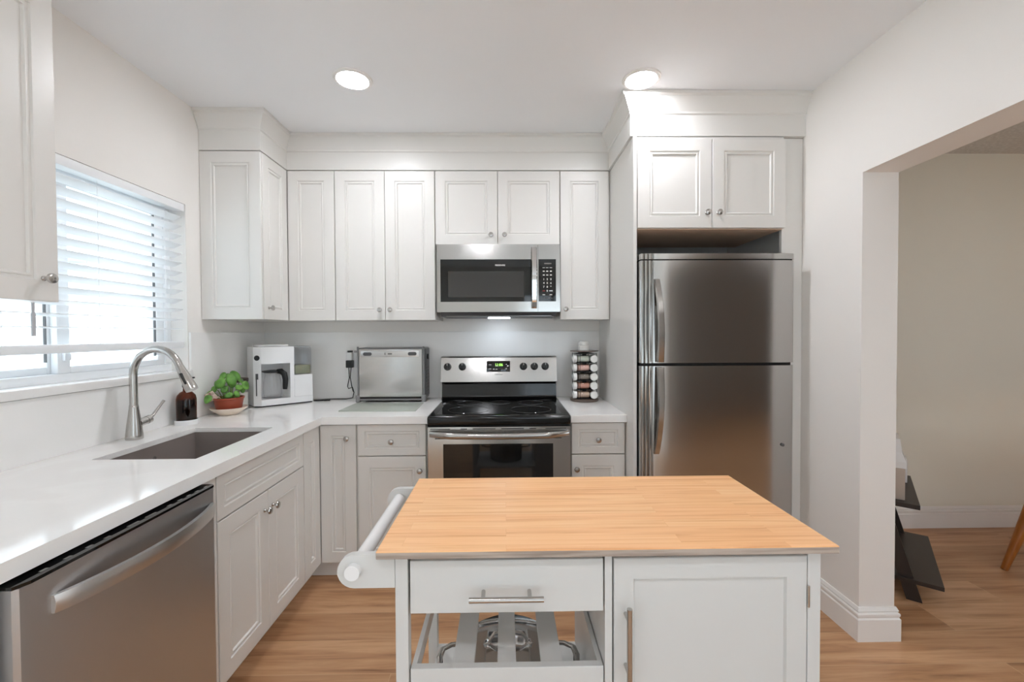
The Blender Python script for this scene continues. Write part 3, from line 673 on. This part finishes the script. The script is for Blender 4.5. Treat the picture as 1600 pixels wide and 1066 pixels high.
# slatted pull-out shelf
b = MB(); b.box(-.214, .2165, .004, .022, .545, .612, .0015); b.box(-.214, -.203, .022, .40, .572, .610); b.box(.2055, .2165, .022, .40, .572, .610); b.box(-.203, .2055, .386, .40, .572, .603)
for xa, xb in ((-.124, -.0745), (-.0215, .0215), (.0785, .1275)): b.box(xa, xb, .022, .386, .590, .603, .001)
b.build('slatted_shelf', 'cart', ca, smooth=0)
b = MB(); b.box(-.217, .2185, .004, .42, .352, .368, .0015); b.build('lower_shelf', 'cart', ca, smooth=0)
b = MB(); b.box(-.24, .698, .01, .415, .11, .125, .0015); b.build('bottom_shelf', 'cart', ca, smooth=0)
for y in (.0, .407):
    P = [(-.2455, .798)] + [(-.335 + .0365 * math.cos(a), .8345 + .0365 * math.sin(a)) for a in [math.radians(270 - i * 15) for i in range(13)]] + [(-.2455, .871)]
    b = MB(); b.prism(P, y, y + .018, 'y'); b.build('towel_bracket', 'cart', ca, smooth=30)
b = MB(); b.cyl((-.335, -.014, .838), (-.335, .44, .838), .0165, n=24); b.build('towel_bar', 'whitepl', ca)

# stock pot on the cart's lower shelf
pt = thing('stock_pot', 'stainless steel pot with loop handles and lid on the cart shelf below the slats', 'pot', (.004, 1.165, .3685))
b = MB(); b.lathe([(0, 0), (.118, 0), (.124, .006), (.126, .125), (.130, .128), (.130, .131), (.122, .131)], n=48, cap=False); b.build('pot_body', 'steel', pt)
b = MB(); b.lathe([(.131, .1315), (.131, .135), (.122, .137), (.116, .146), (.06, .158), (0, .160)], n=48); ld = b.build('lid', 'chrome', pt)
b = MB(); b.tube([(-.052, -.02, .156), (-.05, -.02, .166), (-.035, -.02, .186), (0, -.02, .193), (.035, -.02, .186), (.05, -.02, .166), (.052, -.02, .156)], .006, 10, flat=(.6, 1.3))
for x in (-.056, .056): b.lathe([(.011, .155), (.011, .161), (0, .162)], (x, -.02, 0), n=14)
b.build('lid_handle', 'chrome', ld)
for sx in (-1, 1):
    b = MB(); b.tube([(sx * .123, -.052, .105), (sx * .16, -.047, .106), (sx * .182, -.03, .107), (sx * .187, 0, .107), (sx * .182, .03, .107), (sx * .16, .047, .106), (sx * .123, .052, .105)], .0065, 10, flat=(.6, 1.4)); b.build('side_handle', 'steel', pt)

# ------------------------------------------------------------------ things on the worktop
so = thing('soap_bottle', 'amber soap pump bottle in a white dish behind the tap', 'bottle', (-1.584, 2.165, .9145))
b = MB(); b.lathe([(0, .002), (.044, .002), (.047, .006), (.047, .022), (.050, .024), (.050, .0), (.046, 0)], n=32, cap=False); b.build('dish', 'whitepl', so)
b = MB(); b.lathe([(0, .003), (.040, .003), (.042, .008), (.042, .125), (.038, .143), (.026, .158), (.014, .164), (.013, .180), (.0145, .181), (.0145, .184), (.0, .184)], n=32); b.build('bottle_glass', 'amber', so)
b = MB(); b.lathe([(0, .005), (.0385, .005), (.040, .009), (.040, .122), (0, .122)], n=28); b.build('liquid', 'amber_liquid', so)
b = MB(); b.lathe([(.0165, .1845), (.0165, .199), (.008, .202), (.0045, .204), (.0045, .225), (.010, .226), (.010, .235), (0, .236)], n=20); b.box(-.006, .042, -.005, .005, .226, .234, .002); b.build('pump', 'blackpl', so)

pl = thing('potted_plant', 'small leafy green plant in a red-brown pot on a cream saucer', 'plant', (-1.540, 2.425, .9145))
b = MB(); b.lathe([(0, 0), (.045, 0), (.05, .003), (.085, .030), (.092, .040), (.089, .040), (.08, .030), (.048, .007), (0, .007)], n=36, cap=False); b.build('saucer', 'cream', pl)
b = MB(); b.lathe([(0, .008), (.055, .008), (.060, .02), (.072, .085), (.076, .088), (.076, .096), (.071, .096), (.068, .086), (0, .086)], n=32, cap=False); b.build('pot', 'terracotta', pl)
b = MB(); b.lathe([(0, .09), (.06, .088), (.069, .086)], n=24, cap=False); b.build('soil', 'soil', pl)
rnd = random.Random(4)
leaves = MB(); stems = MB()
CR, CT = Vector((.844, .537, 0)), Vector((.537, -.844, 0))          # across and towards the room
spec = [(-.042, .03, .178, .030), (-.030, -.01, .212, .024), (.014, .02, .196, .031), (.034, -.02, .214, .029), (.084, .02, .158, .026), (-.098, .03, .098, .026), (-.090, .0, .118, .022),
        (.0, .055, .112, .019), (.040, .05, .116, .018), (-.005, -.05, .215, .025), (-.055, -.03, .17, .025), (.06, -.05, .18, .025), (.05, .03, .15, .018), (-.02, .04, .145, .02), (-.07, .01, .145, .018), (.02, .0, .165, .02), (.07, -.03, .13, .02)]
for u_, v_, h, sz in spec:
    c = CR * u_ + CT * v_ + Vector((0, 0, h)); root = CR * u_ * .35 + CT * v_ * .35 + Vector((0, 0, .085)); out_ = (CR * u_ + CT * (v_ + .03)).normalized()
    mid = root.lerp(c, .55) + Vector((0, 0, .02))
    stems.tube([root, mid, c], [.0028, .002, .0016], 6)
    nrm = (out_ * .8 + CT * .45 + Vector((rnd.uniform(-.3, .3), rnd.uniform(-.3, .3), .45 + rnd.uniform(-.3, .3)))).normalized()
    Q = nrm.to_track_quat('Z', 'Y').to_matrix().to_4x4(); mt = Matrix.Translation(c) @ Q @ Matrix.Rotation(rnd.uniform(0, 6), 4, 'Z')
    rings = []
    for rr_, zz in ((.02, .0), (.45, .004), (.8, .002), (1.0, -.005)):
        rings.append([(sz * rr_ * math.cos(t) * 1.12, sz * rr_ * math.sin(t) * .9, zz + .10 * sz * math.cos(2 * t) * rr_) for t in [2 * PI * j / 12 for j in range(12)]])
    rings += [[(x, y, z - .0012) for x, y, z in r_] for r_ in reversed(rings)]
    leaves.loft(rings, mtx=mt)
leaves.build('leaves', 'leaf', pl, smooth=60); stems.build('stems', 'stem', pl)
b = MB(); b.box(-.026, .026, -.0006, .0006, 0, .048, mtx=Matrix.Translation((-.042, -.058, .088)) @ Matrix.Rotation(math.radians(-28), 4, 'Y') @ Matrix.Rotation(math.radians(18), 4, 'X')); b.box(-.004, .004, -.0006, .0006, .0, .03, mtx=Matrix.Translation((-.02, -.03, .08)) @ Matrix.Rotation(math.radians(-40), 4, 'Y')); b.build('plant_tag', 'tagpaper', pl)

jr = thing('glass_jar', 'clear glass jar with dark wooden lid behind the plant', 'jar', (-1.575, 2.575, .9145))
b = MB(); b.lathe([(0, .0), (.046, .0), (.05, .005), (.051, .14), (.044, .155), (.043, .162), (.040, .162), (.041, .154), (.047, .139), (.046, .007), (0, .005)], n=32, cap=False); b.build('jar_glass', 'glass', jr)
b = MB(); b.lathe([(0, .163), (.048, .163), (.05, .166), (.05, .182), (.047, .185), (0, .185)], n=32); b.build('lid', mat('dark_walnut', (62, 44, 40), .45), jr)
b = MB(); b.lathe([(0, .008), (.044, .008), (.045, .10), (0, .112)], n=24); b.build('contents', mat('pale_sugar', (206, 204, 196), .9), jr)

# coffee maker turned into the corner
cm = thing('coffee_maker', 'white coffee maker with a clear water tank in the corner of the worktop', 'coffee maker', (-1.497, 2.603, .9145), math.radians(44))
body = [(.034, 0), (.334, 0), (.334, .165), (.315, .182), (.02, .182), (0, .165), (0, .034)]
b = MB(); b.prism([(.037, .004), (.33, .004), (.33, .16), (.31, .176), (.025, .176), (.005, .16), (.005, .036)], 0, .008); b.build('foot', 'blackpl', cm)
b = MB()
b.prism(body, .008, .045)                                         # base
b.prism([(.034, 0), (.222, 0), (.222, .182), (.02, .182), (0, .165), (0, .034)], .262, .366)   # brew head
b.prism([(0, .034), (.034, 0), (.034, .182), (.02, .182), (0, .165)], .045, .262)          # left wall
b.box(.034, .200, .15, .182, .045, .262)                           # back wall
b.box(.198, .222, 0, .182, .045, .262)                             # right wall
b.box(.222, .334, 0, .182, .045, .185, .003)                       # block below the tank
b.build('housing', 'whitepl', cm, smooth=20)
b = MB(); b.box(.028, .20, .03, .16, .366, .380, .006); b.build('top_lid', 'whitepl', cm)
b = MB(); b.box(.226, .331, .006, .176, .187, .358, .006, seg=3); tk = b.build('water_tank', 'mist', cm)
b = MB(); b.box(.232, .325, .012, .17, .190, .245, .004); b.build('tank_water', mat('cloudy_water', (188, 190, 160), .1, trans=.5, ior=1.33), tk)
b = MB(); b.box(.225, .332, .005, .177, .358, .365, .003); b.build('tank_lid', mat('grey_clear_plastic', (190, 192, 196), .15), tk)
mtl = Matrix.Translation((.017, .017, 0)) @ Matrix.Rotation(math.radians(-45), 4, 'Z')
b = MB(); b.lathe([(.016, -.001), (.016, .004), (0, .005)], (0, 0, .30), '-y', 20, mtx=mtl); b.build('dial', 'blackpl', cm)
b = MB(); b.box(-.008, -.002, -.0025, .0, .07, .19, mtx=mtl); b.box(-.009, .006, -.0025, 0, .17, .205, mtx=mtl); b.build('level_gauge', 'dkgreypl', cm)
b = MB(); b.lathe([(0, .046), (.053, .046), (.055, .049), (0, .051)], (.116, .075, 0), n=32); b.build('warming_plate', 'greypl', cm)
# carafe stands in the bay: its own thing
cf = thing('coffee_carafe', 'glass coffee carafe with black handle standing inside the white coffee maker', 'carafe', (-1.497 + .7193 * .116 - .6947 * .075, 2.603 + .6947 * .116 + .7193 * .075, .966), math.radians(44))
b = MB(); b.lathe([(0, 0), (.045, 0), (.05, .006), (.054, .05), (.05, .1), (.042, .135), (.044, .15), (.0425, .15), (.0405, .135), (.048, .1), (.052, .05), (.048, .008), (0, .003)], n=36, cap=False); b.build('flask', 'glass', cf)
b = MB(); b.lathe([(0, .151), (.045, .151), (.058, .158), (.058, .162), (.02, .168), (0, .168)], n=32); b.build('lid', 'blackpl', cf)
b = MB(); b.tube([(.02, -.035, .160), (.034, -.058, .160), (.046, -.078, .145), (.050, -.086, .11), (.048, -.084, .07), (.047, -.083, .05)], [.014, .018, .019, .018, .0165, .014], 14, flat=(1, .8)); b.build('handle', 'blackpl', cf)

# flip-up countertop oven
tv = thing('countertop_oven', 'stainless steel flip-up countertop oven tilted up against the splashback', 'oven', (-.742, 2.80, .9145))
b = MB(); b.box(-.212, .216, .008, .182, .012, .352, .006); b.build('casing', 'greypl', tv)
b = MB(); b.rect_rings([(-.203, .205, .034, .344, .01), (-.203, .205, .034, .344, .002), (-.201, .203, .036, .342, 0)]); fp = b.build('front_plate', 'steel', tv, smooth=0)
b = MB(); b.box(-.19, .185, -.0025, .001, .292, .332, .0012); hb = b.build('handle_plate', mat('pale_steel', (205, 203, 200), .35, 1), fp)
for x in (-.146, .142):
    b = MB(); P = []
    for s_, a0 in ((1, -90), (-1, 90)): P += [(x + s_ * .017 + .011 * math.cos(math.radians(a0 + i * 20)), .313 + .011 * math.sin(math.radians(a0 + i * 20))) for i in range(10)]
    b.prism(P, -.0045, -.002, 'y'); b.build('grip_pad', 'dkgreypl', hb)
b = MB(); b.box(-.036, -.030, -.003, -.0024, .306, .321); b.box(-.015, .012, -.003, -.0024, .308, .318); b.build('badge', 'greyprint', hb)
b = MB(); b.box(-.216, .212, -.004, .01, .012, .022, .002); b.box(-.214, -.205, -.004, .012, .02, .36, .002); b.box(.207, .218, -.004, .012, .02, .36, .002)
b.box(-.235, -.214, .004, .02, .322, .336, .003); b.build('front_frame', 'greypl', tv)
MB().box(-.205, .207, .0005, .008, .022, .034).build('shadow_gap', 'dark', tv)
for x in (-.212, .212):
    b = MB(); b.box(x - .014, x + .014, -.006, .03, 0, .045, .006); b.build('foot', 'greypl', tv)
MB().box(-.1, .1, .10, .16, 0, .013).build('rear_foot', 'greypl', tv)
b = MB(); b.box(.2155, .221, .03, .172, .03, .345, .002); sp = b.build('side_panel', 'dkgreypl', tv)
b = MB(); b.lathe([(.018, 0), (.018, .008), (0, .009)], (.221, .1, .29), 'x', 20)
for i in range(8): b.box(.2208, .2222, .06, .14, .06 + i * .022, .068 + i * .022)
b.build('side_dial_and_vents', 'blackpl', sp)
tag(MB().prism([(-.952, 2.47), (-.512, 2.465), (-.522, 2.75), (-.945, 2.755)], .9145, .9205).build('glass_board', 'mat_glass', smooth=0), 'frosted glass board lying flat in front of the countertop oven', 'board')

# outlet, adapter, cords
ou = thing('wall_outlet', 'white outlet plate on the splashback left of the countertop oven', 'outlet', (-1.058, YB - .0125, 1.185))
b = MB(); b.box(-.036, .036, -.005, 0, -.057, .057, .002); b.build('plate', 'whitepl', ou)
b = MB()
for z in (-.026, .026): b.box(-.012, .012, -.0065, -.0045, z - .016, z + .016, .004)
b.build('socket', 'whitepl', ou)
ad = thing('power_adapter', 'black and white power adapter plugged in left of the countertop oven', 'adapter', (-1.058, YB - .0195, 1.19))
b = MB(); b.box(-.022, .022, -.045, 0, -.062, -.012, .004); b.build('plug', 'blackpl', ad)
b = MB(); b.box(-.017, .017, -.04, 0, -.0115, .042, .004); b.build('adapter_body', 'whitepl', ad)
b = MB(); b.box(-.013, .015, -.035, 0, .0425, .054, .003); b.build('cap', 'blackpl', ad)
b = MB()
b.tube([(-1.065, 2.955, 1.127), (-1.062, 2.955, 1.06), (-1.075, 2.955, 1.0), (-1.068, 2.955, .985), (-1.04, 2.95, .995), (-1.03, 2.95, .96), (-1.035, 2.94, .925), (-1.08, 2.93, .9185), (-1.16, 2.93, .9185), (-1.24, 2.9, .9185), (-1.265, 2.885, .9185)], .0032, 8)
b.tube([(-1.05, 2.955, 1.127), (-1.056, 2.955, 1.06), (-1.046, 2.955, 1.0), (-1.036, 2.952, .965)], .0032, 8)
b.tube([(-1.20, 2.87, .921), (-1.24, 2.862, .921), (-1.262, 2.862, .921)], .006, 8); b.tube([(-1.165, 2.885, .9205), (-1.20, 2.87, .9205)], .0075, 8)
b.build('power_cord', 'cord', ad, loc=(1.058, -(YB - .0195), -1.19))

# spice carousel
sr = thing('spice_carousel', 'bronze and black spice carousel tower on the short worktop', 'spice rack', (.517, 2.815, .9145))
b = MB(); b.lathe([(0, 0), (.088, 0), (.092, .004), (.092, .014), (.086, .018), (0, .018)], n=40); b.build('base', 'bronze', sr)
b = MB(); b.lathe([(0, .312), (.03, .312), (.055, .319), (.092, .322), (.092, .327), (0, .327)], n=40); b.build('top_plate', 'bronze', sr)
PITCH_J = .0575
b = MB(); b.lathe([(0, .018), (.014, .018), (.014, .312), (0, .312)], n=16)
for k in range(4):
    mt = Matrix.Rotation(k * PI / 2 + .06, 4, 'Z')
    for i in range(6): b.box(-.062, .05, -.066, -.022, .0205 + i * PITCH_J - .0012, .0205 + i * PITCH_J + .0012, mtx=mt)
    b.box(-.046, -.043, -.0705, -.0675, .018, .312, mtx=mt)
b.build('frame', 'spice_rack', sr, smooth=0)
proto = {}
names_sp = ['pale green herbs', 'pinkish powder', 'dark peppercorns', 'reddish brown powder', 'tan powder']
names_lv = ['bottom', 'second', 'middle', 'fourth', 'top']
for k in range(4):
    for i in range(5):
        si = (4 - i)
        if si not in proto:
            j = thing('spice_jar', '', 'spice jar')
            b = MB(); b.lathe([(0, -.028), (.0205, -.028), (.022, -.025), (.022, .048), (.019, .053), (.0175, .053), (.0205, .047), (.0205, -.0255), (0, -.026)], axis='-x', n=24, cap=False); b.build('jar_glass', 'glass', j)
            b = MB(); b.lathe([(0, -.025), (.020, -.025), (.020, .043), (0, .043)], axis='-x', n=20); b.build('spice', SPICE[si], j)
            b = MB(); b.lathe([(.0, .0535), (.0235, .0535), (.0242, .056), (.0242, .072), (.0225, .075), (0, .0752)], axis='-x', n=28); b.build('cap', 'capwhite', j)
            proto[si] = j; o = j
        else: o = copy_tree(proto[si])
        a = k * PI / 2 + .06
        ofs = Matrix.Rotation(a, 4, 'Z') @ Vector((-.009, -.0445, 0))
        o.location = (.517 + ofs.x, 2.815 + ofs.y, .9145 + .0205 + i * PITCH_J + .0255)
        o.rotation_euler = (0, 0, a); o['category'] = 'spice jar'; o['group'] = 'spice jars in the carousel'
        where = ['in the front column, cap facing left', 'in the right column, round white cap facing the room', 'in the rear column of the carousel, cap facing right', 'in the left column of the carousel, cap towards the wall'][k]
        o['label'] = 'spice jar %s, %s tier%s' % (where, names_lv[i], ', holding ' + names_sp[si] if k == 0 else '')
vb = thing('plastic_bottle', 'small white plastic bottle standing on top of the spice carousel', 'bottle', (.512, 2.812, .9145 + .3275))
b = MB(); b.lathe([(0, 0), (.033, 0), (.036, .003), (.036, .028), (.033, .033), (.030, .035), (0, .035)], n=32); b.build('bottle_body', 'bottlewhite', vb)
b = MB(); b.lathe([(0, .0355), (.034, .0355), (.0355, .038), (.034, .055), (.027, .062), (0, .063)], n=32); b.build('cap', 'bottlewhite', vb)

# ------------------------------------------------------------------ downlights
proto_l = None
LG = 'recessed downlights in the ceiling'
for i, (x, y, lab) in enumerate(((-.716, 2.082, 'round lit recessed downlight in the ceiling, left of the two, nearer the window'), (.656, 2.072, 'round lit recessed downlight in the ceiling, right of the two, nearer the refrigerator'),
                                 (-.30, -.35, 'round lit recessed downlight overhead behind the cart, nearer the window'), (1.12, -.35, 'round lit recessed downlight overhead behind the cart, nearer the doorway'))):
    if proto_l is None:
        proto_l = o = thing('ceiling_downlight', lab, 'ceiling light', (x, y, ZC), 0, LG)
        b = MB(); b.lathe([(.070, -.004), (.074, -.009), (.088, -.005), (.090, 0), (.090, 0), (.070, 0)], n=48, cap=False); b.build('trim_ring', 'trim', o)
        b = MB(); b.lathe([(0, -.0062), (.0705, -.0062), (.0705, -.002), (0, -.002)], n=48); b.build('lens', 'lens', o)
    else:
        o = copy_tree(proto_l); o.location = (x, y, ZC); o['label'] = lab

for x, y, lab in ((3.6, .9, 'added fill downlight over the dining room, out of view, nearer the table'), (3.6, -1.0, 'added fill downlight over the dining room, out of view, nearer the added glass door')):  # lamps out of view, added to brighten the dining room
    o = copy_tree(proto_l); o.location = (x, y, ZC); o['label'] = lab

# ------------------------------------------------------------------ the dining side
ls = thing('ladder_shelf', 'dark espresso leaning shelf stand beyond the doorway behind the wall end', 'shelf', (2.095, 2.075, 0), math.radians(50))
# local x runs along the shelf length, local y into the lean
def rail(x):
    b = MB(); b.loft([[(x, .03, 0), (x + .02, .03, 0), (x + .02, .09, 0), (x, .09, 0)], [(x, .30, .95), (x + .02, .30, .95), (x + .02, .36, .95), (x, .36, .95)]]); b.build('side_rail', 'espresso', ls, smooth=0)
rail(.0); rail(.62)
MB().box(-.02, .66, -.045, .28, .095, .115, .001).build('shelf_board', 'espresso', ls, smooth=0)
MB().box(.03, .615, .04, .34, .455, .478, .001).build('shelf_board', 'espresso', ls, smooth=0)
MB().box(.021, .619, .24, .44, .90, .92, .001).build('shelf_board', 'espresso', ls, smooth=0)
W50 = Matrix.Translation((2.095, 2.075, 0)) @ Matrix.Rotation(math.radians(50), 4, 'Z')
bx = thing('storage_box', 'taupe box with a white lid and dark knob on the leaning dark shelf', 'box', W50 @ Vector((.17, .195, .4785)), math.radians(50))
b = MB(); b.box(-.10, .10, -.10, .10, 0, .165, .004); b.build('box_body', 'taupe', bx)
b = MB(); b.loft([[(-q, -r_, z), (q, -r_, z), (q, r_, z), (-q, r_, z)] for q, r_, z in ((.104, .104, .166), (.104, .104, .20), (.092, .088, .245), (.085, .08, .315))]); b.build('lid', 'whitepl', bx, smooth=0)
b = MB(); b.lathe([(0, .3155), (.02, .3155), (.022, .36), (.012, .372), (0, .372)], (-.0, -.03, 0), n=18); b.build('knob', 'blackpl', bx)
tag(MB().box(-.07, .07, -.06, .06, 0, .13, .004).build('small_box', 'whitepl', loc=W50 @ Vector((.50, .125, .4785))), 'small white box behind the taupe box on the leaning dark shelf', 'box').rotation_euler = (0, 0, math.radians(50))
dt = thing('dining_table', 'honey coloured wooden table on tapered splayed legs at the right edge, beyond the doorway', 'table', (3.55, 1.96, 0))
b = MB(); b.box(-.53, .70, -.48, .48, .715, .745, .01); b.build('tabletop', 'honey', dt)
for fx, fy, tx, ty in ((-.716, .43, -.50, .36), (-.716, -.43, -.50, -.36), (.80, .43, .62, .36), (.80, -.43, .62, -.36)):
    b = MB(); b.tube([(fx, fy, 0), (fx + (tx - fx) * .5, fy + (ty - fy) * .5, .36), (tx, ty, .715)], [.016, .031, .040], 16); b.build('leg', 'honey', dt)
